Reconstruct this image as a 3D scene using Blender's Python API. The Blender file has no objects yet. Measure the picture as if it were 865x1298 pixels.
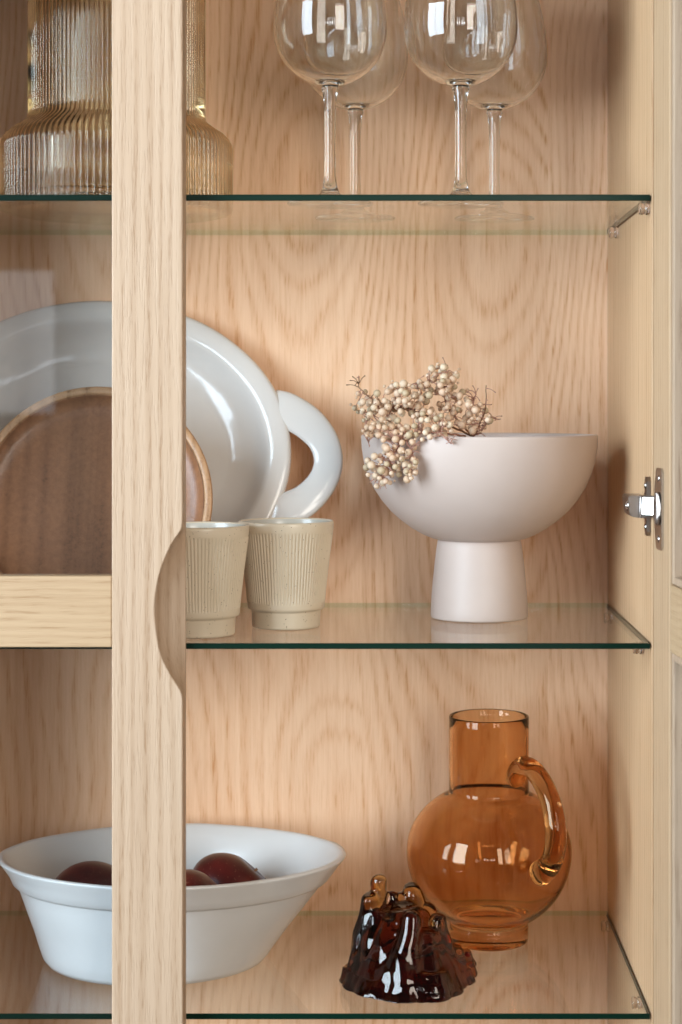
import bpy, bmesh, math, random
from mathutils import Vector, Matrix, noise as mnoise
PI = math.pi
scene = bpy.context.scene
COL = scene.collection

# ------------------------------------------------------------------ camera
cam_d = bpy.data.cameras.new('camera')
cam = bpy.data.objects.new('camera', cam_d); COL.objects.link(cam)
CAM_D = 1.42                                  # metres from the lens to the shelf fronts
cam.location = (0, -CAM_D, 0); cam.rotation_euler = (PI/2, 0, 0)
cam_d.sensor_fit = 'AUTO'; cam_d.sensor_width = 36
cam_d.lens = 36*2272/1298
cam_d.shift_x = -67.5/1298; cam_d.shift_y = -137/1298
cam_d.clip_start = 0.05; cam_d.clip_end = 100
cam_d.dof.use_dof = True; cam_d.dof.focus_distance = 1.52; cam_d.dof.aperture_fstop = 6.3
scene.camera = cam

# ------------------------------------------------------------------ world and lamps
w = bpy.data.worlds.new('World'); scene.world = w; w.use_nodes = True
bg = w.node_tree.nodes['Background']
bg.inputs['Color'].default_value = (1.0, .94, .86, 1); bg.inputs['Strength'].default_value = 0.065
def window_or_fill_light(name, loc, target, sx, sy, power, col=(0.90, 0.95, 1.0)):
    l = bpy.data.lights.new(name, 'AREA'); l.shape = 'RECTANGLE'; l.size = sx; l.size_y = sy
    l.energy = power; l.color = col
    o = bpy.data.objects.new(name, l); COL.objects.link(o); o.location = loc
    o.rotation_euler = (Vector(target)-Vector(loc)).to_track_quat('-Z', 'Y').to_euler()
    return o
# tall window to the left of the camera (two sashes), an added fill at the front right, and farther windows across the room
window_or_fill_light('window_or_fill_light', (-2.20, -1.06, 0.42), (-0.1, 0.1, 0.42), 0.74, 1.7, 77, (.72, .875, 1.0))
window_or_fill_light('window_or_fill_light', (-1.68, -1.62, 0.42), (-0.1, 0.1, 0.42), 0.74, 1.7, 77, (.72, .875, 1.0))
window_or_fill_light('window_or_fill_light', (1.0, -2.6, .50), (0, 0, .2), .9, 1.6, 47, (1.0, .93, .83))  # added warm fill, no window there: lifts back panel and right-facing sides
window_or_fill_light('window_or_fill_light', (-1.22, -4.4, .20), (-1.22, 0, .20), 0.24, 0.46, .42)
window_or_fill_light('window_or_fill_light', (-1.55, -4.4, .22), (-1.55, 0, .22), 0.36, 0.52, 1.5)
for x in (-.62, -.30, .12, .44):
    window_or_fill_light('window_or_fill_light', (x, -4.4, .36), (x*.3, 0, .1), 0.17, 0.32, 2.0)

scene.view_settings.view_transform = 'Standard'; scene.view_settings.look = 'None'
scene.view_settings.exposure = 0.0; scene.view_settings.gamma = 1.0
scene.render.engine = 'CYCLES'
cy = scene.cycles
cy.use_denoising = True
try: cy.denoiser = 'OPENIMAGEDENOISE'
except Exception: pass
cy.max_bounces = 18; cy.diffuse_bounces = 6; cy.glossy_bounces = 8; cy.transmission_bounces = 16
cy.use_light_tree = False
cy.transparent_max_bounces = 32; cy.caustics_refractive = True; cy.caustics_reflective = True
cy.sample_clamp_indirect = 6.0; cy.blur_glossy = 0.4

# ------------------------------------------------------------------ materials
class N:
    """small node-graph helper"""
    def __init__(s, name):
        s.m = bpy.data.materials.new(name); s.m.use_nodes = True
        s.t = s.m.node_tree; s.t.nodes.clear()
        s.out = s.t.nodes.new('ShaderNodeOutputMaterial')
    def n(s, typ, **kw):
        nd = s.t.nodes.new('ShaderNode'+typ)
        for k, v in kw.items(): setattr(nd, k, v)
        return nd
    def link(s, a, b): s.t.links.new(a, b)
    def val(s, sock, v):
        if hasattr(v, 'is_output') or isinstance(v, bpy.types.NodeSocket): s.link(v, sock)
        else: sock.default_value = v
    def math(s, op, a, b=0.0, c=0.0):
        nd = s.n('Math', operation=op)
        s.val(nd.inputs[0], a); s.val(nd.inputs[1], b); s.val(nd.inputs[2], c)
        return nd.outputs[0]
    def combine(s, x, y, z):
        nd = s.n('CombineXYZ'); s.val(nd.inputs[0], x); s.val(nd.inputs[1], y); s.val(nd.inputs[2], z)
        return nd.outputs[0]
    def noise(s, vec, scale=1, detail=2, rough=.5, dist=0):
        nd = s.n('TexNoise'); s.link(vec, nd.inputs['Vector'])
        nd.inputs['Scale'].default_value = scale; nd.inputs['Detail'].default_value = detail
        nd.inputs['Roughness'].default_value = rough; nd.inputs['Distortion'].default_value = dist
        return nd.outputs['Fac']
    def ramp(s, fac, stops):
        nd = s.n('ValToRGB'); s.link(fac, nd.inputs[0]); e = nd.color_ramp.elements
        while len(e) < len(stops): e.new(0.5)
        for k, (p, c) in enumerate(stops):
            e[k].position = p; e[k].color = (c[0], c[1], c[2], 1) if not isinstance(c, (int, float)) else (c, c, c, 1)
        return nd.outputs['Color']
    def mix(s, fac, a, b, mode='MIX'):
        nd = s.n('MixRGB', blend_type=mode)
        s.val(nd.inputs[0], fac)
        for k, v in ((1, a), (2, b)):
            if isinstance(v, tuple): nd.inputs[k].default_value = (v[0], v[1], v[2], 1)
            else: s.link(v, nd.inputs[k])
        return nd.outputs[0]
    def principled(s, **kw):
        p = s.n('BsdfPrincipled')
        for k, v in kw.items():
            k = k.replace('_', ' ')
            if isinstance(v, tuple): p.inputs[k].default_value = (v[0], v[1], v[2], 1)
            else: s.val(p.inputs[k], v)
        s.link(p.outputs[0], s.out.inputs[0])
        return p
    def bump(s, p, h, strength, dist):
        b = s.n('Bump'); b.inputs['Strength'].default_value = strength; b.inputs['Distance'].default_value = dist
        s.link(h, b.inputs['Height']); s.link(b.outputs[0], p.inputs['Normal'])

def oak(name, light, dark, across='X', along='Z', leaf=0.0, leaf_off=0.0, seed=0.0, spacing=.006, h_amp=.11,
        h0=.03, zfreq=2.2, ring_amt=.6, pore_amt=.5, rough=.5, straight=False, ring_sharp=2.0, bump=.25, pore_s=480, feather=.003, figure_off=0.0, leaf_shift=.035):
    g = N(name)
    tc = g.n('TexCoord'); sep = g.n('SeparateXYZ'); g.link(tc.outputs['Object'], sep.inputs[0])
    ax = sep.outputs[across]; al = sep.outputs[along]
    dp = sep.outputs[[c for c in 'XYZ' if c not in (across, along)][0]]
    x = ax; leafid = 0.0
    if leaf:
        sh = g.math('SUBTRACT', ax, leaf_off - leaf/2)
        q = g.math('DIVIDE', sh, leaf); fl = g.math('FLOOR', q)
        x = g.math('SUBTRACT', g.math('MULTIPLY', g.math('SUBTRACT', q, fl), leaf), leaf/2)
        leafid = fl
    lz = g.math('ADD', al, g.math('MULTIPLY', leafid, leaf_shift) if leaf else 0.0)
    if straight:
        v = g.combine(g.math('MULTIPLY', x, 7), seed, g.math('MULTIPLY', lz, .9))
        c = g.math('ADD', x, g.math('MULTIPLY', g.noise(v, 1, 2), .035))
        c = g.math('ADD', c, g.math('MULTIPLY', dp, .35))
    else:
        x = g.math('SUBTRACT', x, figure_off)
        v = g.combine(g.math('MULTIPLY', x, 2.6), seed, g.math('MULTIPLY', lz, zfreq))
        h = g.math('ADD', g.math('MULTIPLY', g.math('SUBTRACT', g.noise(v, 1, 1.2, .4), .5), h_amp*2), h0)
        c = g.math('SQRT', g.math('ADD', g.math('MULTIPLY', x, x), g.math('MULTIPLY', h, h)))
        v2 = g.combine(g.math('MULTIPLY', x, 40), seed+3, g.math('MULTIPLY', lz, 9))
        c = g.math('ADD', c, g.math('MULTIPLY', g.noise(v2, 1, 3, .6), .0035))
        v3 = g.combine(g.math('MULTIPLY', x, 330), seed+5, g.math('MULTIPLY', lz, 11))
        c = g.math('ADD', c, g.math('MULTIPLY', g.noise(v3, 1, 2, .6), feather))
    ph = g.math('MULTIPLY', c, 2*PI/spacing)
    vs = g.combine(g.math('MULTIPLY', c, 60), seed, g.math('MULTIPLY', lz, 1.0))
    ph = g.math('ADD', ph, g.math('MULTIPLY', g.noise(vs, 1, 2), 5.0))
    ring = g.math('POWER', g.math('ADD', g.math('MULTIPLY', g.math('SINE', ph), .5), .5), ring_sharp)
    # uneven ring strength
    vr = g.combine(g.math('MULTIPLY', c, 45), seed+9, g.math('MULTIPLY', lz, 2.0))
    ring = g.math('MULTIPLY', ring, g.math('MULTIPLY', g.noise(vr, 1, 2), 1.6))
    # pores: short dashes along the grain
    vp = g.combine(g.math('MULTIPLY', ax, pore_s), g.math('MULTIPLY', dp, pore_s), g.math('MULTIPLY', al, pore_s*.055))
    pn = g.noise(vp, 1, 2, .6)
    pore = g.math('MULTIPLY', g.math('SUBTRACT', pn, .50), 6.0); pore_n = g.n('Clamp'); g.link(pore, pore_n.inputs[0]); pore = pore_n.outputs[0]
    vf = g.combine(g.math('MULTIPLY', ax, 190), g.math('MULTIPLY', dp, 190), g.math('MULTIPLY', al, 4))
    fine = g.noise(vf, 1, 3, .65)
    vb = g.combine(g.math('MULTIPLY', ax, 9), g.math('MULTIPLY', dp, 9), g.math('MULTIPLY', al, 1.4))
    broad = g.noise(vb, 1, 3, .55)
    f = g.math('MULTIPLY', ring, ring_amt)
    if leaf: f = g.math('ADD', f, g.math('MULTIPLY', g.math('SINE', g.math('MULTIPLY', leafid, 2.3)), .06))
    f = g.math('ADD', f, g.math('MULTIPLY', pore, g.math('ADD', g.math('MULTIPLY', ring, pore_amt), pore_amt*.4)))
    f = g.math('ADD', f, g.math('MULTIPLY', g.math('SUBTRACT', fine, .5), .9))
    f = g.math('ADD', f, g.math('MULTIPLY', g.math('SUBTRACT', broad, .5), .7))
    cl = g.n('Clamp'); g.link(g.math('ADD', f, .12), cl.inputs[0])
    mid = tuple((a*.55+b*.45) for a, b in zip(light, dark))
    colr = g.ramp(cl.outputs[0], [(0, light), (.55, mid), (1, dark)])
    p = g.principled(Roughness=rough)
    g.link(colr, p.inputs['Base Color'])
    p.inputs['Specular IOR Level'].default_value = .35
    hgt = g.math('SUBTRACT', g.math('MULTIPLY', fine, .6), g.math('MULTIPLY', pore, .8))
    g.bump(p, hgt, bump, .0006)
    return g.m

def thin_glass(name, tint, k=.8, f0=.042, dust=0.0):
    """flat glass: each face lets light straight through and mirrors by Schlick's law"""
    g = N(name)
    geo = g.n('NewGeometry')
    dt = g.n('VectorMath', operation='DOT_PRODUCT'); g.link(geo.outputs['Incoming'], dt.inputs[0]); g.link(geo.outputs['Normal'], dt.inputs[1])
    c = g.math('ABSOLUTE', dt.outputs['Value'])
    fr = g.math('ADD', g.math('MULTIPLY', g.math('POWER', g.math('SUBTRACT', 1.0, c), 5.0), k), f0)
    tr = g.n('BsdfTransparent'); tr.inputs[0].default_value = (*tint, 1)
    gl = g.n('BsdfGlossy'); gl.inputs['Roughness'].default_value = 0.0; gl.inputs[0].default_value = (1, 1, 1, 1)
    mx = g.n('MixShader'); g.link(fr, mx.inputs[0]); g.link(tr.outputs[0], mx.inputs[1]); g.link(gl.outputs[0], mx.inputs[2])
    sh = mx.outputs[0]
    if dust:
        tc = g.n('TexCoord'); n1 = g.noise(tc.outputs['Object'], 14, 5, .65, .6)
        fac = g.math('MULTIPLY', g.math('POWER', n1, 2.0), dust)
        df = g.n('BsdfDiffuse'); df.inputs[0].default_value = (.7, .7, .7, 1)
        m2 = g.n('MixShader'); g.link(fac, m2.inputs[0]); g.link(sh, m2.inputs[1]); g.link(df.outputs[0], m2.inputs[2]); sh = m2.outputs[0]
    g.link(sh, g.out.inputs[0])
    return g.m

def solid_glass(name, col, ior=1.48, absorb=None, density=0):
    g = N(name)
    gl = g.n('BsdfGlass'); gl.inputs['Color'].default_value = (*col, 1); gl.inputs['IOR'].default_value = ior
    gl.inputs['Roughness'].default_value = 0.0
    g.link(gl.outputs[0], g.out.inputs[0])
    if absorb:
        v = g.n('VolumeAbsorption'); v.inputs['Color'].default_value = (*absorb, 1); v.inputs['Density'].default_value = density
        g.link(v.outputs[0], g.out.inputs['Volume'])
    return g.m

def glaze(name, col, rough=.12, var=.04, bump=.15, scale=30, coat=0.0, speck=None):
    g = N(name)
    tc = g.n('TexCoord'); v = tc.outputs['Object']
    n1 = g.noise(v, scale, 3, .55)
    c2 = tuple(max(0, a-var) for a in col)
    cc = g.mix(n1, col, c2)
    if speck:
        vo = g.n('TexVoronoi'); g.link(v, vo.inputs['Vector']); vo.inputs['Scale'].default_value = speck[0]
        n3 = g.noise(v, speck[0]*.35, 1)
        thr = g.math('MULTIPLY', g.math('GREATER_THAN', n3, .54), speck[1])
        d = g.math('LESS_THAN', vo.outputs['Distance'], thr)
        cc = g.mix(d, cc, speck[2])
    p = g.principled(Roughness=rough)
    g.link(cc, p.inputs['Base Color'])
    p.inputs['Coat Weight'].default_value = coat; p.inputs['Coat Roughness'].default_value = .05
    n2 = g.noise(v, scale*.8, 2, .5)
    g.bump(p, n2, bump, .003)
    return g.m

def plain(name, col, rough=.5, metal=0.0, spec=.5):
    g = N(name); tc = g.n('TexCoord')
    n1 = g.noise(tc.outputs['Object'], 60, 3)
    p = g.principled(Metallic=metal)
    p.inputs['Specular IOR Level'].default_value = spec
    g.link(g.mix(n1, col, tuple(a*.86 for a in col)), p.inputs['Base Color'])
    g.link(g.math('ADD', g.math('MULTIPLY', n1, .12), rough-.06), p.inputs['Roughness'])
    return g.m

M = {}
M['back'] = oak('oak_veneer_back', (.90, .595, .385), (.63, .295, .12), leaf=.178, leaf_off=-.120, figure_off=.034, leaf_shift=.06, seed=2.3, ring_amt=.40, pore_amt=.42, spacing=.0060, h0=.120, h_amp=.10, zfreq=2.5, ring_sharp=2.2, pore_s=760)
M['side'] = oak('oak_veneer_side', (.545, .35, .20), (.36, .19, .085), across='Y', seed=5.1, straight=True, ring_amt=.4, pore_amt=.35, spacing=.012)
M['stile'] = oak('oak_stile', (.47, .33, .225), (.32, .195, .11), seed=7.7, straight=True, pore_s=900, ring_amt=.5, pore_amt=.5, spacing=.009, rough=.55, bump=.35)
M['rail'] = oak('oak_rail', (.44, .295, .17), (.30, .175, .085), pore_s=700, across='Z', along='X', seed=1.7, h_amp=.05, h0=.02, zfreq=4, ring_amt=.35, pore_amt=.45, spacing=.006, rough=.55)
M['door'] = oak('oak_open_door', (.47, .31, .185), (.31, .185, .095), across='X', seed=9.2, straight=True, ring_amt=.3, pore_amt=.45, spacing=.008)
M['bead'] = oak('oak_bead', (.42, .295, .20), (.27, .17, .105), across='X', seed=4.4, straight=True, ring_amt=.3, pore_amt=.6, spacing=.005)
M['walnut'] = oak('acacia_wood', (.30, .135, .065), (.085, .034, .016), seed=3.1, spacing=.011, h_amp=.08, h0=.05, zfreq=5, ring_amt=.34, pore_amt=.10, rough=.3, bump=.12)
M['acacia_rim'] = oak('acacia_rim', (.48, .27, .14), (.22, .11, .05), seed=6.1, spacing=.007, ring_amt=.4, pore_amt=.4, rough=.35)
M['pane'] = thin_glass('window_glass', (.925, .94, .95), k=.75, f0=.045)
M['shelf'] = thin_glass('shelf_glass', (.975, .988, .98), k=.5, f0=.04, dust=.05)
M['shelf_edge'] = plain('shelf_glass_edge', (.0015, .017, .0095), .3, 0.0, .2)
M['shelf_edge_back'] = thin_glass('shelf_glass_back_edge', (.78, .92, .83), k=.3, f0=.04)
M['clear'] = solid_glass('clear_crystal', (.985, .99, .99), 1.47)
M['amber'] = solid_glass('amber_glass', (.925, .78, .615), 1.42)
M['amber_handle'] = solid_glass('amber_solid_glass', (.87, .69, .49), 1.47)
M['smoke'] = solid_glass('honey_ribbed_glass', (.97, .935, .865), 1.46)
M['rock'] = solid_glass('dark_amber_rock_glass', (.98, .96, .93), 1.50, (.775, .55, .14), 150)
M['white'] = glaze('white_glaze', (.665, .625, .585), .13, .03, .30, 26, .0)
M['white_matte'] = glaze('white_stoneware', (.66, .63, .60), .30, .05, .35, 34, .15)
M['blush'] = glaze('blush_matte_ceramic', (.575, .465, .41), .50, .035, .12, 45)
M['cup'] = glaze('speckled_glaze', (.67, .56, .42), .36, .07, .10, 45, .1, speck=(420, .15, (.14, .08, .04)))
M['cup_in'] = glaze('cup_inside_glaze', (.54, .50, .43), .25, .03, .05, 45, .2)
M['steel'] = plain('nickel_steel', (.62, .585, .56), .2, 1.0)
M['steel_dark'] = plain('nickel_steel_dark', (.33, .28, .25), .3, 1.0)
M['plastic'] = solid_glass('clear_plastic_pin', (.93, .92, .92), 1.49)
M['wall'] = glaze('plaster_wall', (.74, .72, .67), .8, .03, .1, 20)
M['stem'] = plain('dried_twig', (.27, .145, .075), .7)
M['pink_stem'] = plain('dried_pink_twig', (.50, .26, .19), .7)
def berry_mat(name, a, b):
    g = N(name); tc = g.n('TexCoord'); oi = g.n('ObjectInfo')
    n1 = g.noise(tc.outputs['Object'], 300, 2)
    base = g.mix(oi.outputs['Random'], a, b)
    p = g.principled(Roughness=.55)
    g.link(g.mix(g.math('MULTIPLY', n1, .6), base, (.47, .30, .20)), p.inputs['Base Color'])
    return g.m
M['berry'] = berry_mat('cream_berry', (.84, .70, .50), (.80, .60, .44))
M['berry_pink'] = berry_mat('pink_berry', (.80, .57, .40), (.70, .50, .33))
M['berry_olive'] = berry_mat('olive_berry', (.50, .40, .25), (.62, .50, .32))
def fruit_mat():
    g = N('dark_red_fruit_skin'); tc = g.n('TexCoord')
    n1 = g.noise(tc.outputs['Object'], 22, 3, .6); n2 = g.noise(tc.outputs['Object'], 400, 2)
    c = g.ramp(n1, [(.3, (.030, .004, .004)), (.55, (.080, .010, .008)), (.8, (.16, .032, .012))])
    vo = g.n('TexVoronoi'); g.link(tc.outputs['Object'], vo.inputs['Vector']); vo.inputs['Scale'].default_value = 330
    c = g.mix(g.math('MULTIPLY', g.math('LESS_THAN', vo.outputs['Distance'], .16), .5), c, (.22, .10, .06))
    p = g.principled(Roughness=.3); g.link(c, p.inputs['Base Color']); p.inputs['Specular IOR Level'].default_value = .35
    g.bump(p, n2, .08, .001)
    return g.m
M['fruit'] = fruit_mat()

# ------------------------------------------------------------------ mesh helpers
def link(name, me, mat=None, parent=None, smooth=False):
    o = bpy.data.objects.new(name, me); COL.objects.link(o)
    if mat is not None and not me.materials: me.materials.append(M[mat])
    if parent is not None: o.parent = parent
    if smooth: me.polygons.foreach_set('use_smooth', [True]*len(me.polygons))
    return o
def pyd(name, vs, fs, mat, parent=None, smooth=True, fix=True):
    me = bpy.data.meshes.new(name); me.from_pydata([tuple(v) for v in vs], [], fs)
    if fix:
        bm = bmesh.new(); bm.from_mesh(me); bmesh.ops.recalc_face_normals(bm, faces=bm.faces); bm.to_mesh(me); bm.free()
    me.update()
    return link(name, me, mat, parent, smooth)
def empty(name, loc=(0, 0, 0), parent=None):
    o = bpy.data.objects.new(name, None); COL.objects.link(o); o.location = loc; o.empty_display_size = .02
    if parent is not None: o.parent = parent
    return o
def tag(o, label, cat, group=None):
    o['label'] = label; o['category'] = cat
    if group: o['group'] = group
    return o
def box(name, x0, x1, y0, y1, z0, z1, mat, parent=None, bev=.0008, seg=2):
    bm = bmesh.new(); bmesh.ops.create_cube(bm, size=1)
    for v in bm.verts:
        v.co = Vector(((x0+x1)/2+v.co.x*(x1-x0), (y0+y1)/2+v.co.y*(y1-y0), (z0+z1)/2+v.co.z*(z1-z0)))
    if bev: bmesh.ops.bevel(bm, geom=list(bm.edges), offset=bev, segments=seg, affect='EDGES', profile=.5)
    me = bpy.data.meshes.new(name); bm.to_mesh(me); bm.free()
    return link(name, me, mat, parent)
def lathe_data(prof, n, rfun=None, wob=None):
    """prof: (r, z) list; a point with r == 0 becomes a pole"""
    vs, fs, rows = [], [], []
    for k, (r, z) in enumerate(prof):
        if r < 1e-7:
            rows.append([len(vs)]); vs.append((0, 0, z)); continue
        row = []
        for i in range(n):
            a = 2*PI*i/n
            rr = rfun(r, z, a, k) if rfun else r
            row.append(len(vs)); vs.append((rr*math.cos(a), rr*math.sin(a), z))
        rows.append(row)
    for k in range(len(rows)-1):
        A, B = rows[k], rows[k+1]
        for i in range(n):
            j = (i+1) % n
            if len(A) == 1 and len(B) == 1: continue
            if len(A) == 1: fs.append((A[0], B[j], B[i]))
            elif len(B) == 1: fs.append((A[i], A[j], B[0]))
            else: fs.append((A[i], A[j], B[j], B[i]))
    return vs, fs
def lathe(name, prof, n, mat, parent=None, rfun=None, close=False):
    vs, fs = lathe_data(prof, n, rfun)
    return pyd(name, vs, fs, mat, parent)
def spline(pts, per):
    """Catmull-Rom through points (any dimension)"""
    P = [Vector(p) for p in pts]; P = [2*P[0]-P[1]]+P+[2*P[-1]-P[-2]]
    out = []
    for i in range(1, len(P)-2):
        a, b, c, d = P[i-1:i+3]
        for s in range(per):
            t = s/per
            out.append(.5*((2*b)+(c-a)*t+(2*a-5*b+4*c-d)*t*t+(3*b-a-3*c+d)*t**3))
    out.append(P[-2].copy())
    return out
def tube_data(path, radii, n=12, flat=None, cap=True, ref=Vector((0, 1, 0))):
    vs, fs = [], []; L = len(path)
    prev = None
    for k in range(L):
        t = (path[min(k+1, L-1)]-path[max(k-1, 0)]).normalized()
        u = ref-ref.dot(t)*t if prev is None else prev-prev.dot(t)*t
        if u.length < 1e-6: u = t.orthogonal()
        u.normalize(); prev = u; v = t.cross(u)
        r = radii[k] if hasattr(radii, '__len__') else radii
        fl = flat if flat else 1.0
        for i in range(n):
            a = 2*PI*i/n
            vs.append(path[k]+u*(r*fl*math.cos(a))+v*(r*math.sin(a)))
    for k in range(L-1):
        for i in range(n):
            j = (i+1) % n
            fs.append((k*n+i, k*n+j, (k+1)*n+j, (k+1)*n+i))
    if cap:
        fs.append(tuple(range(n))[::-1]); fs.append(tuple((L-1)*n+i for i in range(n)))
    return vs, fs

# ================================================================== the setting
XW = .204            # inner face of the right side panel
XL = -.533           # inner face of the left side panel
YB = .295            # face of the back panel
ZT, ZBOT = .418, -.78
wl = box('wall', -1.1, .95, .330, .37, -1.0, .8, 'wall', bev=0)
wl['kind'] = 'structure'

cab = empty('display_cabinet', (0, 0, 0))
tag(cab, 'light oak display cabinet with glazed doors, the right door standing open', 'cabinet')
box('back_panel', XL-.006, XW+.006, YB, YB+.012, ZBOT-.006, ZT+.006, 'back', cab, .0)
box('side_panel', XW, XW+.020, .0, YB-.0005, ZBOT, ZT, 'side', cab, .0008)
box('side_panel', XL-.020, XL, .0, YB-.0005, ZBOT, ZT, 'side', cab, .0008)
box('top_panel', XL-.020, XW+.020, 0, YB+.012, ZT+.0065, ZT+.028, 'rail', cab)
box('bottom_panel', XL-.020, XW+.020, 0, YB+.012, ZBOT-.028, ZBOT-.0065, 'rail', cab)

# ---- doors
DY0, DY1 = -.024, -.002
RZ0, RZ1 = -.1898, -.1343                     # the middle rail
def pull_stile(name, parent):
    """stile with the scooped finger pull in its free edge"""
    xl, xr = -.2200, -.1647
    S = 2272/(CAM_D+DY0)
    px = [(231.9, 655), (231.6, 664), (229.8, 671.5), (224, 680), (216.8, 691.8), (206.7, 715), (199.5, 741), (196.6, 769), (198, 796), (203.8, 827.6), (213.9, 850.8), (223, 865.5), (229.3, 876), (231.6, 884), (231.9, 893)]
    arc = spline([((u-500)/S, (512-v)/S, 0) for u, v in px], 4)
    zs = [(ZT-.004, xr)]+[(p.y, min(p.x, xr)) for p in arc]+[(ZBOT+.004, xr)]
    vs, fs = [], []
    b = .0010
    for z, xf in zs:
        dep = max(0, xr-xf)
        ring = [(xl, DY1), (xl, DY0+b), (xl+b*.3, DY0+b*.3), (xl+b, DY0), (xf-b, DY0), (xf-b*.3, DY0+b*.3)]
        # scooped face, slightly hollow, runs from the front contour back to the square rear edge
        for k in range(1, 7):
            t = k/6
            y = DY0+b+(DY1-.004-DY0-b)*t
            hollow = math.sin(t*PI)*dep*.16
            ring.append((xf+(xr-xf)*t-hollow, y))
        ring.append((xr, DY1))
        vs += [(x, y, z) for x, y in ring]
    n = 13
    for k in range(len(zs)-1):
        for i in range(n):
            j = (i+1) % n
            fs.append((k*n+i, k*n+j, (k+1)*n+j, (k+1)*n+i))
    fs.append(tuple(range(n))); fs.append(tuple((len(zs)-1)*n+i for i in range(n)))
    return pyd(name, vs, fs, 'stile', parent, smooth=False)
ld = empty('door', (0, 0, 0), cab); ld['label'] = 'closed glazed door with scooped finger pull'
pull_stile('stile', ld)
box('stile', -.5560, -.4990, DY0, DY1, ZBOT+.004, ZT-.004, 'stile', ld, .001)
PX0, PX1 = -.4988, -.2202
def rails(door, x0, x1, mat):
    for z0, z1 in ((RZ0, RZ1), (ZT-.06, ZT-.0042), (ZBOT+.0042, ZBOT+.06)):
        box('rail', x0, x1, DY0+.0014, DY1-.001, z0, z1, mat, door, .0011)
rails(ld, PX0, PX1, 'rail')
for z0, z1 in ((RZ1+.0003, ZT-.0603), (ZBOT+.0603, RZ0-.0003)):
    box('glass_pane', PX0+.0003, PX1-.0003, -.0145, -.0105, z0, z1, 'pane', ld, 0)

# ---- the open right-hand door: local x runs from the hinge side outwards, local y 0 is its inner face
rd = empty('door', (XW+.0012, -.0015, 0), cab); rd['label'] = 'glazed door swung open at the right edge'
rd.rotation_euler = (0, 0, -math.radians(85.8))
# local +x -> world -Y (towards the viewer); the door's thickness runs to world +X  (local +y)
W = .371; T = .022
box('stile', 0, .0555, 0, T, ZBOT+.004, ZT-.004, 'door', rd, .0012)
box('stile', W-.0555, W, 0, T, ZBOT+.004, ZT-.004, 'door', rd, .0012)
for z0, z1 in ((RZ0+.001, RZ1-.003), (ZT-.06, ZT-.0042), (ZBOT+.0042, ZBOT+.06)):
    box('rail', .0557, W-.0557, .0004, T-.001, z0, z1, 'rail', rd, .0010)
for z0, z1 in ((RZ1-.0027, ZT-.0603), (ZBOT+.0603, RZ0+.0007)):
    box('glass_pane', .0558, W-.0558, .0118, .0152, z0, z1, 'pane', rd, 0)
    box('glazing_bead', .0558, .0620, .0016, .0115, z0, z1, 'bead', rd, .0012)
    box('glazing_bead', .0622, W-.062, .0016, .0115, z0, z0+.006, 'bead', rd, .0012)
    box('glazing_bead', .0622, W-.062, .0016, .0115, z1-.006, z1, 'bead', rd, .0012)

# ---- concealed hinge
hg = empty('hinge', (XW, 0, 0), cab)
HZ = -.0815
def plate(name, pts, axis, lo, hi, mat, parent, off=(0, 0, 0), bev=.0004):
    """extruded outline; pts in the plane across `axis`"""
    bm = bmesh.new(); vv = []
    for a, b in pts:
        vv.append(bm.verts.new((lo, a, b) if axis == 'X' else (a, lo, b)))
    f = bm.faces.new(vv)
    r = bmesh.ops.extrude_face_region(bm, geom=[f])
    d = Vector((hi-lo, 0, 0)) if axis == 'X' else Vector((0, hi-lo, 0))
    bmesh.ops.translate(bm, verts=[e for e in r['geom'] if isinstance(e, bmesh.types.BMVert)], vec=d)
    bmesh.ops.recalc_face_normals(bm, faces=bm.faces)
    if bev: bmesh.ops.bevel(bm, geom=list(bm.edges), offset=bev, segments=2, affect='EDGES')
    for v in bm.verts: v.co += Vector(off)
    me = bpy.data.meshes.new(name); bm.to_mesh(me); bm.free()
    return link(name, me, mat, parent)
def rounded(y0, y1, z0, z1, r, n=4):
    out = []
    for cx, cz, a0 in ((y1-r, z1-r, 0), (y0+r, z1-r, 90), (y0+r, z0+r, 180), (y1-r, z0+r, 270)):
        for k in range(n+1):
            a = math.radians(a0+90*k/n); out.append((cx+r*math.cos(a), cz+r*math.sin(a)))
    return out
# coordinates relative to the hinge empty: x negative = into the cabinet
mp = plate('mounting_plate', [(.006, -.0235), (.013, -.0235), (.016, -.020), (.016, -.011), (.022, -.008), (.032, -.007), (.032, .007), (.022, .008), (.016, .011), (.016, .020), (.013, .0235), (.006, .0235), (.003, .020), (.003, -.020)], 'X', -.0035, -.0002, 'steel_dark', hg, (0, 0, HZ))
def screw(parent, c, axis, r=.0028, dep=.0012):
    vs, fs = lathe_data([(0, -dep), (r, -dep), (r, 0), (r*.7, dep*.5), (r*.3, dep*.6), (.0007, dep*.1), (0, dep*.1)], 16)
    R = Vector((0, 0, 1)).rotation_difference(Vector(axis)).to_matrix()
    return pyd('screw', [R @ Vector(v)+Vector(c) for v in vs], fs, 'steel', parent)
screw(mp, (-.0040, .0095, HZ+.0165), (-1, 0, 0)); screw(mp, (-.0040, .0095, HZ-.0165), (-1, 0, 0))
# arm body with rounded lower nose
plate('arm', [(-.0170, -.0060), (-.0150, -.0082), (-.0095, -.0092), (-.0040, -.0092), (-.0040, .0086), (-.0175, .0086), (-.0182, .0070)], 'Y', .0040, .0420, 'steel_dark', hg, (0, 0, HZ), .0008)
plate('arm_lip', [(-.0095, -.0086), (-.0082, -.0086), (-.0082, .0082), (-.0095, .0082)], 'Y', .0005, .0039, 'steel', hg, (0, 0, HZ), .0003)
screw(hg, (-.0180, .0105, HZ+.0005), (-1, -.35, 0), .0034, .0018)
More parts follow.
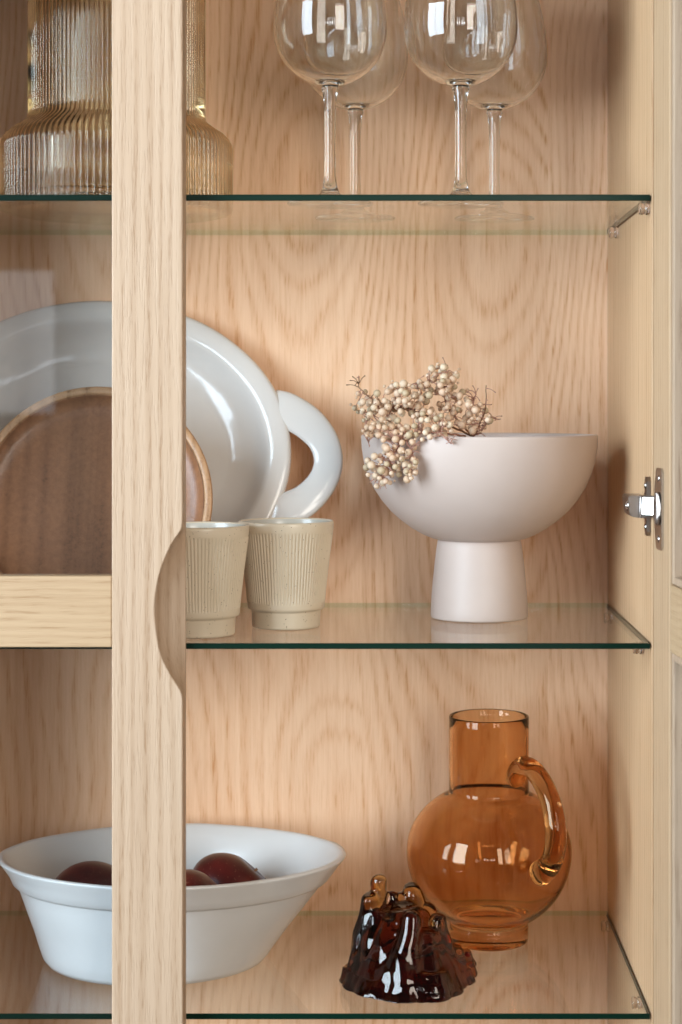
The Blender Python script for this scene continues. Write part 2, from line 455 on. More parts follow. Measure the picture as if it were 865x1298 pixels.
# link plate turned to the door
lk = plate('link_plate', rounded(-.0092, .0096, -.0066, .0070, .0010), 'Y', -.0022, -.0006, 'steel', hg, (0, 0, HZ), .0003)
lk.location.x = .0050
lk.rotation_euler = (math.radians(-7), 0, math.radians(-27))
lp = plate('link_side', rounded(-.0080, .0060, .0074, .0088, .0004), 'Y', -.0020, .0030, 'steel_dark', hg, (0, 0, HZ), .0002)
lp2 = plate('link_side', rounded(-.0080, .0060, -.0086, -.0072, .0004), 'Y', -.0020, .0030, 'steel_dark', hg, (0, 0, HZ), .0002)
# cup flange on the door's inner face (built in the door's own frame so that it lies on it)
def door_pt(x, y, z): return rd.matrix_basis @ Vector((x, y, z))
fl = empty('cup_flange', (0, 0, 0), None); fl.location = (rd.location.x-hg.location.x, rd.location.y, 0); fl.rotation_euler = rd.rotation_euler; fl.parent = hg
prof = [(.014, -.022), (.017, -.030), (.020, -.0318), (.0345, -.0318), (.0370, -.029), (.0370, .029), (.0345, .0318), (.020, .0318), (.017, .030), (.014, .022), (.0115, .013), (.0115, -.013)]
pl = plate('flange_plate', prof, 'Y', -.0020, -.0002, 'steel', hg, (0, 0, HZ), .0003)
pl.matrix_basis = Matrix.Translation((rd.location.x-hg.location.x, rd.location.y, 0)) @ rd.rotation_euler.to_matrix().to_4x4()
bpy.data.objects.remove(fl)
for dz in (.0235, -.0235):
    s = screw(hg, (.0255, -.0021, HZ+dz), (0, -1, 0), .003, .001); s.matrix_basis = pl.matrix_basis.copy()
cup = lathe('hinge_cup', [(0, 0), (.0125, 0), (.0130, .0004), (.0130, .0010), (.0118, .0010), (.0116, .0006), (0, .0006)], 28, 'steel_dark', hg)
cup.matrix_basis = pl.matrix_basis @ Matrix.Translation((.0250, -.0022, HZ)) @ Matrix.Rotation(PI/2, 4, 'X')

# ---- shelf pins
def pin_mesh():
    prof = [(0, 0), (.0042, 0), (.0050, .0008), (.0050, .0030), (.0040, .0036), (.0040, .0044), (.0050, .0050), (.0050, .0074), (.0042, .0082), (0, .0082)]
    vs, fs = lathe_data(prof, 20)
    me = bpy.data.meshes.new('shelf_pin'); me.from_pydata([(-z, x, y) for x, y, z in vs], [], fs)
    bm = bmesh.new(); bm.from_mesh(me); bmesh.ops.recalc_face_normals(bm, faces=bm.faces); bm.to_mesh(me); bm.free()
    me.materials.append(M['plastic']); me.polygons.foreach_set('use_smooth', [True]*len(me.polygons))
    return me
PIN = pin_mesh()
SH = [(.166, .005), (-.1897, .0046), (-.4833, .0046)]        # top, thickness
for (z, t), ys in zip(SH, ((.011, .21), (.045, .25), (.056, .272))):
    for y in ys:
        p = link('shelf_pin', PIN, None, cab); p.location = (XW-.0004, y, z-t-.0052)

# ================================================================== glass shelves
def shelf(z, t, label):
    x0, x1, y0, y1 = XL+.0015, XW-.0012, .0005, .2895
    c = .0006
    def ring(zz, i): return [(x0+i, y0+i, zz), (x1-i, y0+i, zz), (x1-i, y1-i, zz), (x0+i, y1-i, zz)]
    vs = ring(z, c)+ring(z-c, 0)+ring(z-t+c, 0)+ring(z-t, c)
    fs = [(0, 1, 2, 3), (15, 14, 13, 12)]; mats = [0, 0]
    for k in range(3):
        for i in range(4):
            j = (i+1) % 4
            fs.append((4*k+i, 4*(k+1)+i, 4*(k+1)+j, 4*k+j)); mats.append(2 if i == 2 else 1)
    o = pyd('glass_shelf', vs, fs, None, smooth=False)
    for m in ('shelf', 'shelf_edge', 'shelf_edge_back'): o.data.materials.append(M[m])
    for p, m in zip(o.data.polygons, mats): p.material_index = m
    tag(o, label, 'shelf', 'glass shelves of the cabinet')
    return o
shelf(*SH[0], 'top glass shelf with green edge carrying the stemmed glasses')
shelf(*SH[1], 'middle glass shelf with green edge carrying the pedestal bowl and cups')
shelf(*SH[2], 'lowest glass shelf with green edge carrying the amber jug and white oval bowl')
Z1, Z2, Z3 = (s[0]+.0002 for s in SH)

# ================================================================== stemmed glasses
def wine_profile():
    outer = [(0, 0), (.030, 0), (.0355, .0004), (.0362, .0012), (.0355, .0019), (.026, .0030), (.015, .0055), (.0085, .0095), (.0060, .0150),
             (.0049, .024), (.0045, .045), (.0047, .070), (.0052, .086), (.0060, .0930), (.0070, .0958), (.0072, .0972), (.0066, .0985), (.0074, .0998)]
    cz, R = .1470, .0476
    for k in range(1, 15):
        a = -PI/2+.18+(PI/2-.18)*k/14
        outer.append((R*math.cos(a), cz+.0478*math.sin(a)))
    for k in range(1, 11):
        t = k/10
        outer.append((R-.0125*t**1.9, cz+.066*t))
    top = outer[-1]
    inner = []
    th = .0011
    for k in range(10, 0, -1):
        t = k/10
        inner.append((R-.0125*t**1.9-th, cz+.066*t))
    for k in range(14, 0, -1):
        a = -PI/2+.18+(PI/2-.18)*k/14
        inner.append(((R-th)*math.cos(a)-.0004, cz+(.0478-th-.0022*(1-k/14))*math.sin(a)))
    inner += [(.0050, cz-.0438), (0, cz-.0434)]
    return outer+[(top[0]-.0003, top[1]+.0006), (top[0]-.0008, top[1]+.0006)]+inner
WP = wine_profile()
first = None
for X, Y, lab in ((-.0536, .078, 'clear balloon wine glass at the front left of the four on the top shelf'),
                  (.0556, .078, 'clear balloon wine glass at the front right of the four on the top shelf'),
                  (-.0350, .197, 'clear balloon wine glass at the back, half behind the front left one'),
                  (.0905, .199, 'clear balloon wine glass at the back right, nearest the cabinet side')):
    if first is None: o = first = lathe('wine_glass', WP, 72, 'clear')
    else: o = first.copy(); COL.objects.link(o)
    o.location = (X, Y, Z1)
    tag(o, lab, 'wine glass', 'wine glasses on the top shelf')

# ================================================================== ribbed vase
def ribbed_vase():
    NR = 112
    R1, R2 = .1010, .0770
    prof = [(0, .0), (R1-.006, .0), (R1-.001, .0015), (R1, .005)]
    z = .005
    for k in range(1, 8): prof.append((R1, .005+.052*k/7))
    prof += [(R1-.0006, .061), (R1-.003, .0655), (R1-.0075, .0700), (R1-.0145, .0745), (R2+.004, .0785), (R2+.0008, .0815), (R2, .086)]
    for k in range(1, 12): prof.append((R2, .086+.155*k/11))
    nout = len(prof)
    prof += [(R2-.0022, .2425), (R2-.0040, .2415)]
    for k in range(8, -1, -1): prof.append((R2-.0060, .090+.15*k/9))
    prof += [(R2-.0052, .084), (R2-.0030, .0795), (R1-.019, .0708), (R1-.0105, .0660), (R1-.0080, .0610), (R1-.0064, .0560), (R1-.0064, .0110), (R1-.010, .0068), (0, .0064)]
    def rf(r, z, a, k):
        if 1 <= k < nout:
            tw = .03*max(0, min(1, (z-.058)/.03))
            s = abs(math.sin((a+tw)*NR/2))
            return r-.0027*(1-s**.8)*(1 if k > 2 else .4)
        return r
    return lathe('ribbed_vase', prof, NR*6, 'smoke', None, rf)
v = ribbed_vase(); v.location = (-.2430, .152, Z1)
tag(v, 'honey coloured ribbed glass vase with wide base behind the door stile', 'vase')

# ================================================================== oval platter
pt = empty('oval_platter', (-.279, .2405, Z2))
tag(pt, 'glossy white oval platter with loop handles leaning on the back panel', 'platter')
TILT = Matrix.Rotation(-math.atan2(.08, .2867), 4, 'X')
PH = .149
# local: x along, z up the platter, y away from the viewer
def plat_xf(x, up, back): 
    p = TILT @ Vector((x, back, up)); return Vector((p.x, p.y, p.z+.1443))
def ring_xz(a, b, n=96, pw=2.15):
    out = []
    for i in range(n):
        t = 2*PI*i/n; c, s = math.cos(t), math.sin(t)
        out.append((a*math.copysign(abs(c)**(2/pw), c), b*math.copysign(abs(s)**(2/pw), s)))
    return out
def platter_body():
    A, B = .1830, PH
    rings = [(-.0, .0040, 0), (.0, .0018, 0), (-.0014, -.0002, 0), (-.004, -.0012, 0), (-.010, -.0014, 0), (-.016, -.0010, 0), (-.0195, .0004, 0), (-.0225, .0032, 0), (-.0262, .0075, 0), (-.0310, .0120, 0), (-.0370, .0160, 0), (-.0440, .0190, 0), (-.0500, .0208, 0), (-.0545, .0222, 0), (-.0580, .0226, 0), (-.075, .0226, 0), (-.095, .0226, 0), (-.12, .0226, 0)]
    back = [(-.12, .0275, 0), (-.06, .0275, 0), (-.048, .0262, 0), (-.036, .0205, 0), (-.028, .0120, 0), (-.022, .0075, 0), (-.006, .0062, 0), (-.0012, .0056, 0)]
    n = 112; vs, fs = [], []
    for d, y, _ in rings+back:
        for i, (x, zz) in enumerate(ring_xz(A+d*1.05, B+d, n, 2.02)):
            wv = .0011*mnoise.noise(Vector((x*18, zz*18, d*25)))
            vs.append(plat_xf(x*(1+wv*4), zz*(1+wv*4), y+wv))
    R = len(rings)
    tot = len(rings)+len(back)
    for k in range(tot):
        if k == R-1: continue
        k2 = (k+1) % tot
        for i in range(n):
            j = (i+1) % n
            fs.append((k*n+i, k*n+j, k2*n+j, k2*n+i))
    fs.append(tuple((R-1)*n+i for i in range(n))); fs.append(tuple(R*n+i for i in range(n))[::-1])
    return pyd('dish', vs, fs, 'white', pt)
platter_body()
def platter_handle(sgn):
    pts = [(.1630, .0500), (.177, .0425), (.198, .0295), (.2130, .0120), (.2180, -.0080), (.2120, -.0275), (.1975, -.0440), (.178, -.0550), (.163, -.0620)]
    rad = [.0140, .0168, .0162, .0142, .0135, .0138, .0152, .0168, .0140]
    path = spline([(x*sgn, z, 0) for x, z in pts], 8)
    rr = [q.x for q in spline([(r, 0, 0) for r in rad], 8)]
    back = [q.x for q in spline([(b, 0, 0) for b in (.0062, .0030, .0026, .0034, .0040, .0034, .0026, .0030, .0062)], 8)]
    P = [plat_xf(p.x, p.y, b) for p, b in zip(path, back)]
    nrm = TILT.to_3x3() @ Vector((0, 1, 0))
    vs, fs = tube_data(P, rr, 22, flat=.29, ref=nrm)
    return pyd('handle', vs, fs, 'white', pt)
platter_handle(1); platter_handle(-1)

# ================================================================== round wooden plate
wp = empty('wooden_plate', (-.2655, .131, Z2))
tag(wp, 'round dark wooden plate with pale rim propped against the white platter', 'plate')
PR = .1060
tiltp = math.atan2(.06, .203)
def plate_obj(name, prof, mat):
    vs, fs = lathe_data(prof, 96)
    # the lathe axis becomes the viewing axis; then lean back about the foot
    R = Matrix.Rotation(-tiltp, 4, 'X') @ Matrix.Translation((0, 0, PR)) @ Matrix.Rotation(PI/2, 4, 'X')
    o = pyd(name, vs, fs, mat, wp)
    o.matrix_basis = R
    return o
plate_obj('rim', [(PR-.0078, .0020), (PR-.0074, .0066), (PR-.0062, .0080), (PR-.0015, .0080), (PR-.0003, .0072), (PR, .0058), (PR-.001, .001), (PR-.004, -.003), (PR-.0078, -.005), (PR-.0080, .0)], 'acacia_rim')
plate_obj('dish', [(0, -.0040), (.055, -.0040), (.078, -.0036), (.088, -.0022), (.094, .0006), (PR-.0082, .0048), (PR-.0079, .0058), (PR-.0080, -.0048), (.085, -.0088), (.06, -.0096), (0, -.0096)], 'walnut')

# ================================================================== ribbed cups
def cup_mesh():
    NR = 84
    H = .0903
    prof = [(0, .0015), (.0262, .0015), (.0278, .0), (.0286, .0006), (.0290, .0020), (.0293, .0135), (.0297, .0148), (.0318, .0156), (.0325, .0166), (.0328, .0180)]
    i0 = len(prof)-1
    prof += [(.0329, .0205), (.0331, .0215)]
    i1 = len(prof)
    for k in range(0, 11):
        t = k/10; prof.append((.0332+.0068*t**1.15, .0225+.0575*t))
    i2 = len(prof)
    prof += [(.0402, .0812), (.0403, .0825), (.0404, .0845), (.0406, .0875), (.0405, .0893), (.0398, .0902), (.0389, .0900), (.0383, .0890), (.0376, .08), (.0310, .024), (.029, .019), (.024, .0175), (0, .0172)]
    def rf(r, z, a, k):
        if i1 <= k < i2: return r+.0010*(abs(math.sin(a*NR/2))**.8-.9)
        if k in (i1-1, i2): return r-.0001
        return r
    vs, fs = lathe_data(prof, NR*6, rf)
    return vs, fs, len(prof)
cv, cf, cn = cup_mesh()
cup0 = pyd('ribbed_cup', cv, cf, 'cup')
cup0.data.materials.append(M['cup_in'])
for p in cup0.data.polygons:
    c = p.center
    if math.hypot(c.x, c.y) < .0380 and c.z > .017 and p.normal.x*c.x+p.normal.y*c.y < 1e-6: p.material_index = 1
cup0.location = (-.1600, .055, Z2); cup0.rotation_euler.z = 1.1
tag(cup0, 'speckled cream ribbed cup half hidden behind the door stile', 'cup', 'ribbed cups')
cup1 = cup0.copy(); COL.objects.link(cup1); cup1.location = (-.0922, .1075, Z2); cup1.rotation_euler.z = .2
cup1['label'] = 'speckled cream ribbed cup standing wholly in view beside the stile'

# ================================================================== pedestal bowl
pb = empty('pedestal_bowl', (.0755, .173, Z2))
tag(pb, 'matte blush ceramic pedestal bowl on a flared foot', 'bowl')
bowl_out = [(.0360, .0690), (.0420, .0706), (.0500, .0738), (.0600, .0795), (.0700, .0868), (.0790, .0950), (.0870, .1045), (.0940, .1155), (.0990, .1265), (.1025, .1380), (.1044, .1500), (.1050, .1595), (.1049, .1612), (.1040, .1622), (.1026, .1622), (.1018, .1612), (.1013, .1590), (.1008, .1500), (.0988, .1380), (.0950, .1260), (.0900, .1160), (.0830, .1055), (.0750, .0965), (.0660, .0885), (.0560, .0820), (.0440, .0770), (.02, .0745), (0, .0742)]
lathe('bowl', [(0, .0690)]+bowl_out, 96, 'blush', pb)
lathe('foot', [(0, .0012), (.0400, .0012), (.0416, 0), (.0426, .0004), (.0431, .0018), (.0430, .008), (.0424, .02), (.0412, .034), (.0397, .048), (.0382, .060), (.0372, .0672), (.0366, .0688), (.0362, .0698), (.0356, .0702), (0, .0702)], 80, 'blush', pb)

# ================================================================== dried berries
random.seed(11)
br = empty('dried_berry_bunch', (.005, .105, Z2+.162))
tag(br, 'bunch of dried cream and pink berries trailing over the rim of the pedestal bowl', 'berries')
BC = Vector((.0755, .173, Z2)); BO = br.location.copy()
def at(u, v, Y): return Vector(((u-500)*(CAM_D+Y)/2272, Y, (512-v)*(CAM_D+Y)/2272))
def bowl_r(z):                                    # outer radius of the bowl at height z above the shelf
    P = bowl_out[:12]
    for (r0, z0), (r1, z1) in zip(P, P[1:]):
        if z0 <= z <= z1: return r0+(r1-r0)*(z-z0)/(z1-z0)
    return .105 if z > .15 else .04
def clear_bowl(p, r):
    """push a berry out of the bowl's wall"""
    z = p.z-Z2
    if z < .166:
        d = Vector((p.x-BC.x, p.y-BC.y, 0)); R = bowl_r(max(.07, z))
        if d.length < R+r+.0006 and z > .06 and d.length > R-.010 - (0 if z < .160 else 0):
            d.normalize(); q = BC+d*(R+r+.0008+random.random()*.003); p = Vector((q.x, q.y, p.z))
        elif d.length <= R-.010 and z < .158 and z > .06:
            p = Vector((p.x, p.y, Z2+.160+random.random()*.004))
    return p
clusters = [  # u, v, half width, half height, Y, half depth, count, kind
    (462, 512, 17, 24, .118, .016, 14, 2), (480, 520, 26, 22, .110, .018, 30, 0), (510, 512, 26, 26, .105, .020, 36, 0),
    (492, 545, 30, 14, .092, .012, 24, 1), (545, 505, 26, 26, .115, .022, 30, 1), (562, 478, 20, 16, .125, .018, 22, 0),
    (548, 540, 28, 18, .090, .014, 28, 0), (590, 520, 26, 24, .120, .020, 26, 1), (605, 535, 22, 18, .115, .018, 14, 1), (580, 500, 16, 14, .13, .015, 8, 2),
    (505, 565, 22, 18, .080, .010, 20, 1), (486, 592, 22, 22, .088, .010, 32, 0), (520, 590, 10, 20, .078, .008, 14, 0), (484, 610, 17, 11, .092, .008, 12, 0),
    (573, 560, 9, 8, .070, .006, 6, 0)]
spots = []
for cu, cvv, ru, rv, Y, dy, cnt, kind in clusters:
    got = 0; tries = 0
    while got < cnt and tries < 800:
        tries += 1
        a = random.random()*2*PI; q = math.sqrt(random.random())
        p = at(cu+ru*q*math.cos(a), cvv+rv*q*math.sin(a), Y+dy*random.uniform(-1, 1)*math.sqrt(max(0, 1-q*q*.8)))
        r = random.choice((.0022, .0027, .0030, .0033, .0036)) if kind != 2 else random.choice((.0020, .0025, .0031))
        p = clear_bowl(p, r)
        if all((p-s[0]).length > (r+s[1])*.96 for s in spots):
            k = kind if random.random() < .6 else random.choice((0, 0, 1, 1, 2, 2))
            spots.append((p, r, k)); got += 1
for (u, v, Y) in ((459, 547, .115), (468, 567, .112), (633, 531, .12), (627, 533, .118), (624, 512, .125), (452, 480, .12)):
    spots.append((clear_bowl(at(u, v, Y), .0028), .0028, 0 if u > 453 else 2))
def berry_mesh(mat):
    bm = bmesh.new(); bmesh.ops.create_icosphere(bm, subdivisions=2, radius=1)
    for v in bm.verts:
        n = mnoise.noise(v.co*2.1); v.co *= 1+.05*n
        if v.co.z > .86: v.co *= .93
    me = bpy.data.meshes.new('berry'); bm.to_mesh(me); bm.free(); me.materials.append(M[mat])
    me.polygons.foreach_set('use_smooth', [True]*len(me.polygons)); return me
BM = [berry_mesh('berry'), berry_mesh('berry_pink'), berry_mesh('berry_olive')]
for p, r, k in spots[:300]:
    o = link('berry', BM[k], None, br); o.location = p-BO
    o.scale = (r, r, r*random.uniform(.92, 1.05)); o.rotation_euler = (random.random()*6, random.random()*6, random.random()*6)
tiny_v, tiny_f = [], []
ico = BM[0]
for p, r, k in [(q[0]+Vector((random.uniform(-1, 1), random.uniform(-1, .4), random.uniform(-1, 1))).normalized()*(q[1]*1.9), random.uniform(.0011, .0018), 1) for q in spots[:300:3]]:
    p = clear_bowl(p, r)
    if any((p-q[0]).length < (q[1]+r)*.8 for q in spots): continue
    o0 = len(tiny_v); tiny_v += [p-BO+v.co*r for v in ico.vertices]
    tiny_f += [tuple(i+o0 for i in f.vertices) for f in ico.polygons]
tb = pyd('small_berries', tiny_v, tiny_f, 'berry_pink', br); tb['kind'] = 'stuff'
# twigs: main branches, then a stalk to every berry
branches = [[(600, 553, .15), (560, 535, .13), (520, 520, .115), (485, 512, .112), (458, 495, .118), (455, 478, .122)],
            [(600, 553, .15), (570, 520, .13), (562, 490, .125), (566, 466, .124)],
            [(590, 553, .14), (545, 548, .105), (515, 556, .086), (500, 575, .082), (486, 605, .092)],
            [(600, 553, .15), (605, 545, .13), (615, 520, .12), (617, 488, .12)],
            [(598, 553, .15), (608, 548, .128), (622, 532, .121), (632, 531, .12)],
            [(560, 540, .12), (555, 545, .095), (566, 552, .078), (573, 562, .072)],
            [(515, 556, .086), (522, 575, .079), (522, 600, .080)],
            [(485, 512, .112), (468, 530, .113), (462, 548, .115), (468, 566, .112)],
            [(520, 520, .115), (505, 498, .118), (520, 488, .12), (545, 482, .122)],
            [(590, 530, .13), (598, 515, .128), (604, 500, .128)]]
stem_vs, stem_fs, pk_vs, pk_fs = [], [], [], []
def add_tube(VS, FS, path, r, n=5):
    a, b = tube_data(path, r, n); o = len(VS); VS += a; FS += [tuple(i+o for i in f) for f in b]
nodes = []
for bi, b in enumerate(branches):
    pts = [at(*q) for q in b]
    pts = [clear_bowl(p, .001) if k > 1 else p for k, p in enumerate(pts)]
    path = spline(pts, 8)
    for k, p in enumerate(path): path[k] = p+Vector((mnoise.noise(p*140), mnoise.noise(p*140+Vector((5, 0, 0))), mnoise.noise(p*140+Vector((0, 5, 0)))))*.0012
    add_tube(stem_vs if bi in (0, 1, 3, 8) else pk_vs, stem_fs if bi in (0, 1, 3, 8) else pk_fs, [p-BO for p in path], [.0010-.0006*k/len(path) for k in range(len(path))])
    nodes += path[6:]
for p, r, k in spots:
    nb = min(nodes, key=lambda q: (q-p).length)
    # a stalk never crosses the bowl's wall: it bows outwards
    mid = (p+nb)*.5+Vector((random.uniform(-.002, .002), random.uniform(-.003, .0), random.uniform(-.001, .003)))
    mid = clear_bowl(mid, .0006)
    add_tube(pk_vs, pk_fs, [q-BO for q in spline([nb, mid, p], 3)], [.0005, .00045, .0004, .0004, .00035, .00035, .0003], 4)
for k in range(90):                                # bare stalk tips where berries have dropped
    nb = random.choice(nodes); d = Vector((random.uniform(-1, 1), random.uniform(-1, .3), random.uniform(-.6, 1))).normalized()
    L = random.uniform(.005, .012); e = clear_bowl(nb+d*L, .0005)
    left = nb.x < -.012
    add_tube(stem_vs if left else pk_vs, stem_fs if left else pk_fs, [q-BO for q in spline([nb, (nb+e)*.5+Vector((0, 0, .001)), e], 3)], [.0004, .0004, .0003, .0003, .0003, .0004, .0006], 4)
pyd('twigs', stem_vs, stem_fs, 'stem', br)
pyd('stalks', pk_vs, pk_fs, 'pink_stem', br)

# ================================================================== oval white bowl with fruit
ob = empty('oval_bowl', (-.1935, .145, Z3))
tag(ob, 'handmade white oval bowl with thick collar holding dark red fruit', 'bowl')
def oval_bowl():
    # a, b, z, shift of centre in x
    rings = [(.0, .0, .0015, -.014), (.082, .070, .0015, -.014), (.088, .077, .0002, -.014), (.0945, .0835, .0016, -.014), (.0985, .0865, .0060, -.0135), (.1030, .0885, .0150, -.012),
             (.1110, .0920, .0300, -.009), (.1200, .0958, .0450, -.006), (.1285, .0992, .0590, -.003), (.1330, .1010, .0668, -.0015), (.1342, .1016, .0682, -.0013), (.1368, .1036, .0686, -.001), (.1384, .1050, .0700, -.001),
             (.1420, .1078, .0760, 0), (.1470, .1105, .0830, 0), (.1512, .1128, .0880, 0), (.1520, .1132, .0893, 0), (.1515, .1129, .0904, 0), (.1490, .1108, .0909, 0), (.1462, .1085, .0904, 0), (.1440, .1065, .0885, 0),
             (.1385, .1020, .0810, -.001), (.1290, .0955, .0680, -.003), (.1170, .0875, .0480, -.006), (.1040, .0785, .0260, -.009), (.0960, .0715, .0150, -.011), (.0850, .0640, .0105, -.013), (.06, .05, .0095, -.014), (.0, .0, .0095, -.014)]
    n = 128; vs, fs, rows = [], [], []
    for a, b, z, sx in rings:
        if a == 0: rows.append([len(vs)]); vs.append((sx, 0, z)); continue
        row = []
        pw = 2.0-.14*min(1, max(0, (z-.05)/.03))    # ends a little pointed towards the rim
        for (x, y) in ring_xz(a, b, n, pw):
            wv = mnoise.noise(Vector((x*16, y*16, z*22)))*.0010+mnoise.noise(Vector((x*40, y*40, z*50)))*.0004
            s = 1+wv/.1 if z > .004 else 1
            row.append(len(vs)); vs.append((x*s+sx, y*s, z+(wv*.5 if z > .01 else 0)))
        rows.append(row)
    for A, B in zip(rows, rows[1:]):
        for i in range(n):
            j = (i+1) % n
            if len(A) == 1: fs.append((A[0], B[j], B[i]))
            elif len(B) == 1: fs.append((A[i], A[j], B[0]))
            else: fs.append((A[i], A[j], B[j], B[i]))
    o = pyd('body', vs, fs, 'white_matte', ob)
    return o
oval_bowl()
def fruit(loc, r, rot, sc, label):
    vs, fs = [], []
    prof = []
    for k in range(0, 25):
        t = PI*k/24
        rr = math.sin(t); z = -math.cos(t)
        z = z-.17*math.exp(-(rr/.26)**2)*(1 if z > 0 else -.35)       # stalk dimple
        prof.append((0 if k in (0, 24) else rr*r, z*r*.94))
    def rf(rad, z, a, k):                                              # suture groove down one side
        d = math.atan2(math.sin(a), math.cos(a))
        return rad*(1-.045*math.exp(-(d/.16)**2)+.012*math.sin(2*a+.5))
    o = lathe('plum', prof, 48, 'fruit', None, rf)
    stalk_v, stalk_f = tube_data([Vector((0, 0, r*.76)), Vector((.0006, 0, r*.84)), Vector((.0012, .0004, r*.92))], [.0012, .0010, .0012], 8)
    pyd('stalk', stalk_v, stalk_f, 'stem', o)
    o.location = loc; o.rotation_euler = rot; o.scale = sc
    tag(o, label, 'plum', 'plums in the oval bowl')
fruit((-.2620, .138, Z3+.0480), .0370, (1.1, .5, .4), (1.08, 1, 1), 'dark red plum seen through the glass door, left of the stile')
fruit((-.1420, .160, Z3+.0500), .0365, (-.35, .65, -.3), (1.16, 1, .92), 'dark red plum at the right, behind the other in the oval bowl')
fruit((-.1740, .094, Z3+.0545), .0330, (.9, -.5, 1.6), (1.1, 1, 1), 'dark red plum at the front of the oval bowl, partly cut by the stile')

# ================================================================== amber jug
jg = empty('glass_jug', (.0853, .195, Z3))
tag(jg, 'round amber glass jug with a straight neck and curled glass handle', 'jug')
def jug_body():
    out = [(0, .0030), (.026, .0030), (.0305, .0008), (.0335, .0), (.0350, .0008), (.0355, .0025), (.0355, .0130), (.0350, .0160), (.0340, .0180)]
    cz = .0805
    R = .0743
    lo = []
    for k in range(0, 17):
        a = -math.acos(.0350/R)+math.acos(.0350/R)*k/16
        lo.append((R*math.cos(a), cz+.0705*math.sin(a)))
    out += lo[1:]
    up = []
    amax = math.acos(.0375/R)
    for k in range(1, 14):
        a = amax*k/13
        up.append((R*math.cos(a), cz+.0605*math.sin(a)))
    out += up
    zt = up[-1][1]
    out += [(.0364, zt+.0010), (.0360, zt+.0028), (.0358, zt+.006)]
    for k in range(1, 7): out.append((.0358+.0002*k/6, zt+.006+(.2010-zt-.006)*k/6))
    th = .0023
    inn = [(.0357, .2021), (.0348, .2025), (.0340, .2020)]
    for k in range(6, 0, -1): inn.append((.0358-th, zt+.006+(.2010-zt-.006)*k/6))
    inn += [(.0358-th, zt+.0045), (.0356-th, zt+.0015), (.0360-th, zt-.0010)]
    for k in range(12, 0, -1):
        a = amax*k/13
        inn.append(((R-th)*math.cos(a)-.0002, cz+(.0605-th)*math.sin(a)))
    for k in range(16, 0, -1):
        a = -math.acos(.0350/R)+math.acos(.0350/R)*k/16
        inn.append(((R-th)*math.cos(a), cz+(.0705-th-.0020*(1-k/16))*math.sin(a)))
    inn += [(.026, .0215), (.013, .0202), (0, .0200)]
    return lathe('body', out+inn, 112, 'amber', jg)
jug_body()
def jug_handle():
    phi = math.radians(26)
    # radial distance from the jug's axis, height above the shelf
    pts = [(.0475, .1480), (.0500, .1590), (.0600, .1675), (.0770, .1680), (.0950, .1590), (.1090, .1440), (.1160, .1250), (.1145, .1070), (.1065, .0930), (.0950, .0840), (.0872, .0800)]
    rad = [.0088, .0088, .0086, .0085, .0086, .0088, .0091, .0093, .0097, .0106, .0114]
    path = [Vector((q.x*math.sin(phi), -q.x*math.cos(phi), q.y)) for q in spline([(r, z, 0) for r, z in pts], 7)]
    rr = [q.x for q in spline([(r, 0, 0) for r in rad], 7)]
    # rounded ends
    for k, f in ((0, .45), (1, .72), (2, .88), (3, .97)):
        rr[k] *= f; rr[-1-k] *= f
    vs, fs = tube_data(path, rr, 28, ref=Vector((math.cos(phi), math.sin(phi), 0)))
    return pyd('handle', vs, fs, 'amber_handle', jg)
jug_handle()

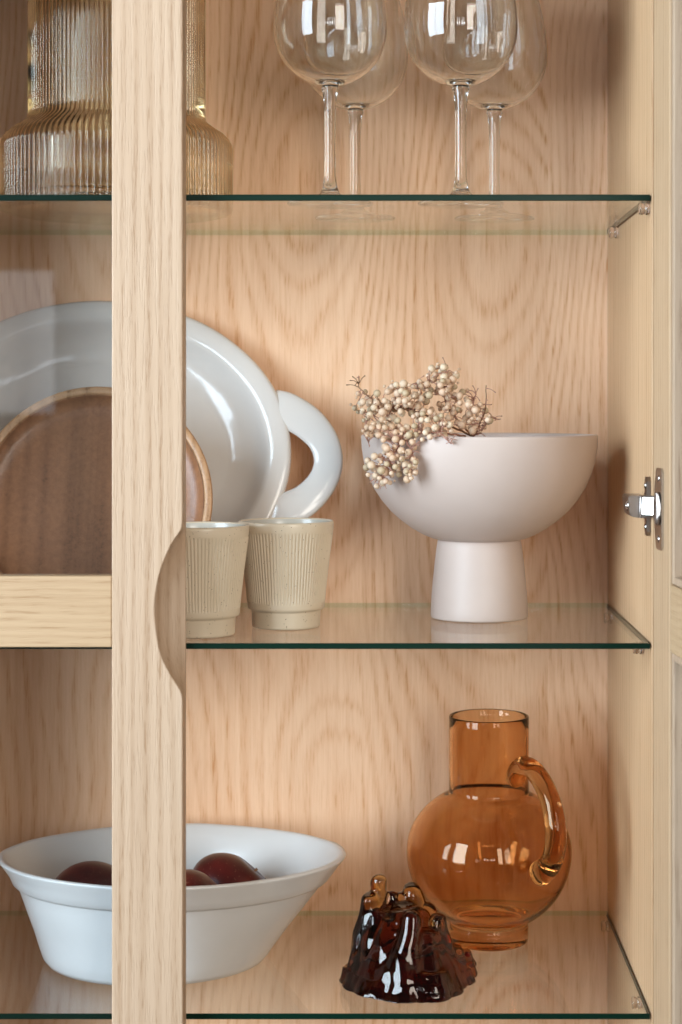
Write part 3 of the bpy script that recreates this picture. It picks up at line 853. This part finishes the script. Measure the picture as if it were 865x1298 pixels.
# ================================================================== rock glass candle holder
def rock():
    """fingers of molten glass rising from a five-sided base, fused into one lump"""
    poly = [(-.060, .004), (-.050, -.016), (-.018, -.0460), (.018, -.0500), (.030, -.044), (.056, .028), (.050, .046), (.030, .054), (-.015, .052), (-.048, .035)]
    # foot, tip, height, foot radius, tip radius
    ridges = [((-.042, .004), (-.036, .006), .071, .020, .0095), ((-.030, -.022), (-.020, -.004), .058, .020, .0100), ((-.008, -.034), (-.001, -.016), .063, .021, .0085),
              ((.016, -.036), (.012, -.014), .047, .017, .0085), ((.030, -.010), (.0225, .0), .0555, .016, .0080), ((.042, .018), (.043, .020), .023, .014, .0085), ((.040, .0), (.038, .0), .030, .013, .0065),
              ((-.030, .022), (-.028, .018), .083, .016, .0062), ((-.016, .034), (-.012, .030), .067, .017, .0090), ((.004, .036), (.0, .032), .073, .016, .0085), ((.026, .034), (.020, .028), .044, .015, .0080),
              ((-.040, -.010), (-.030, .001), .061, .019, .0100), ((-.022, -.030), (-.014, -.010), .050, .017, .0090), ((.008, -.036), (.007, -.016), .040, .017, .0090), ((.026, -.024), (.018, -.008), .046, .017, .0095),
              ((-.038, .014), (-.034, .013), .071, .016, .0085), ((-.022, .030), (-.020, .025), .069, .016, .0085), ((-.006, .036), (-.006, .032), .064, .016, .0085), ((.016, .036), (.011, .031), .055, .016, .0085)]
    bm = bmesh.new()
    def cone(b, t, h, r0, r1, n=20):
        rows = []
        K = 10
        for k in range(K+1):
            q = k/K; z = h*q
            c = Vector((b[0]+(t[0]-b[0])*q**.8, b[1]+(t[1]-b[1])*q**.8, z))
            r = r1+(r0-r1)*(1-q)**1.1
            rows.append([bm.verts.new((c.x+r*math.cos(2*PI*i/n), c.y+r*math.sin(2*PI*i/n), z)) for i in range(n)])
        for q in (.55, .85):                         # round tip
            z = h+r1*q; r = r1*math.sqrt(1-q*q)
            rows.append([bm.verts.new((t[0]+r*math.cos(2*PI*i/n), t[1]+r*math.sin(2*PI*i/n), z)) for i in range(n)])
        for A, B in zip(rows, rows[1:]):
            for i in range(n): bm.faces.new((A[i], A[(i+1) % n], B[(i+1) % n], B[i]))
        bm.faces.new(rows[0][::-1]); bm.faces.new(rows[-1])
    for b, t, h, r0, r1 in ridges: cone(b, t, h-r1*.8, r0, r1)
    cone((-.004, .002), (-.008, .006), .042, .050, .024)
    low = [bm.verts.new((x*.93, y*.93, 0)) for x, y in poly]; mid = [bm.verts.new((x, y, .006)) for x, y in poly]; up = [bm.verts.new((x*.86, y*.86, .020)) for x, y in poly]
    m = len(poly)
    for A, B in ((low, mid), (mid, up)):
        for i in range(m): bm.faces.new((A[i], A[(i+1) % m], B[(i+1) % m], B[i]))
    bm.faces.new(low[::-1]); bm.faces.new(up)
    me = bpy.data.meshes.new('lump'); bm.to_mesh(me); bm.free()
    tmp = bpy.data.objects.new('lump', me); COL.objects.link(tmp)
    r = tmp.modifiers.new('r', 'REMESH'); r.mode = 'VOXEL'; r.voxel_size = .00125
    sm = tmp.modifiers.new('s', 'SMOOTH'); sm.factor = .5; sm.iterations = 12
    dg = bpy.context.evaluated_depsgraph_get()
    out = bpy.data.meshes.new_from_object(tmp.evaluated_get(dg))
    bpy.data.objects.remove(tmp); bpy.data.meshes.remove(me)
    out.name = 'candle_holder'
    nrm = [v.normal.copy() for v in out.vertices]
    zmin = min(v.co.z for v in out.vertices)
    for v, nn in zip(out.vertices, nrm):             # liquid ripples, stretched along the flow
        c = v.co; p = Vector((c.x*70, c.y*70, c.z*30))
        d = (.0052*mnoise.noise(Vector((c.x*30+3, c.y*30, c.z*24))) if c.z > zmin+.012 else 0)+.0026*mnoise.noise(p)+.0006*mnoise.noise(Vector((c.x*130, c.y*130, c.z*70))+Vector((7, 3, 1)))
        if c.z > zmin+.0015: v.co = c+nn*d
        v.co.z = max(v.co.z-zmin, 0)
    out.materials.clear()
    return link('candle_holder', out, 'rock', None, True)
rk = rock(); rk.location = (.0150, .0765, Z3+.0002)
tag(rk, 'dark amber glass candle holder shaped like a jagged rock in front of the jug', 'candle holder')
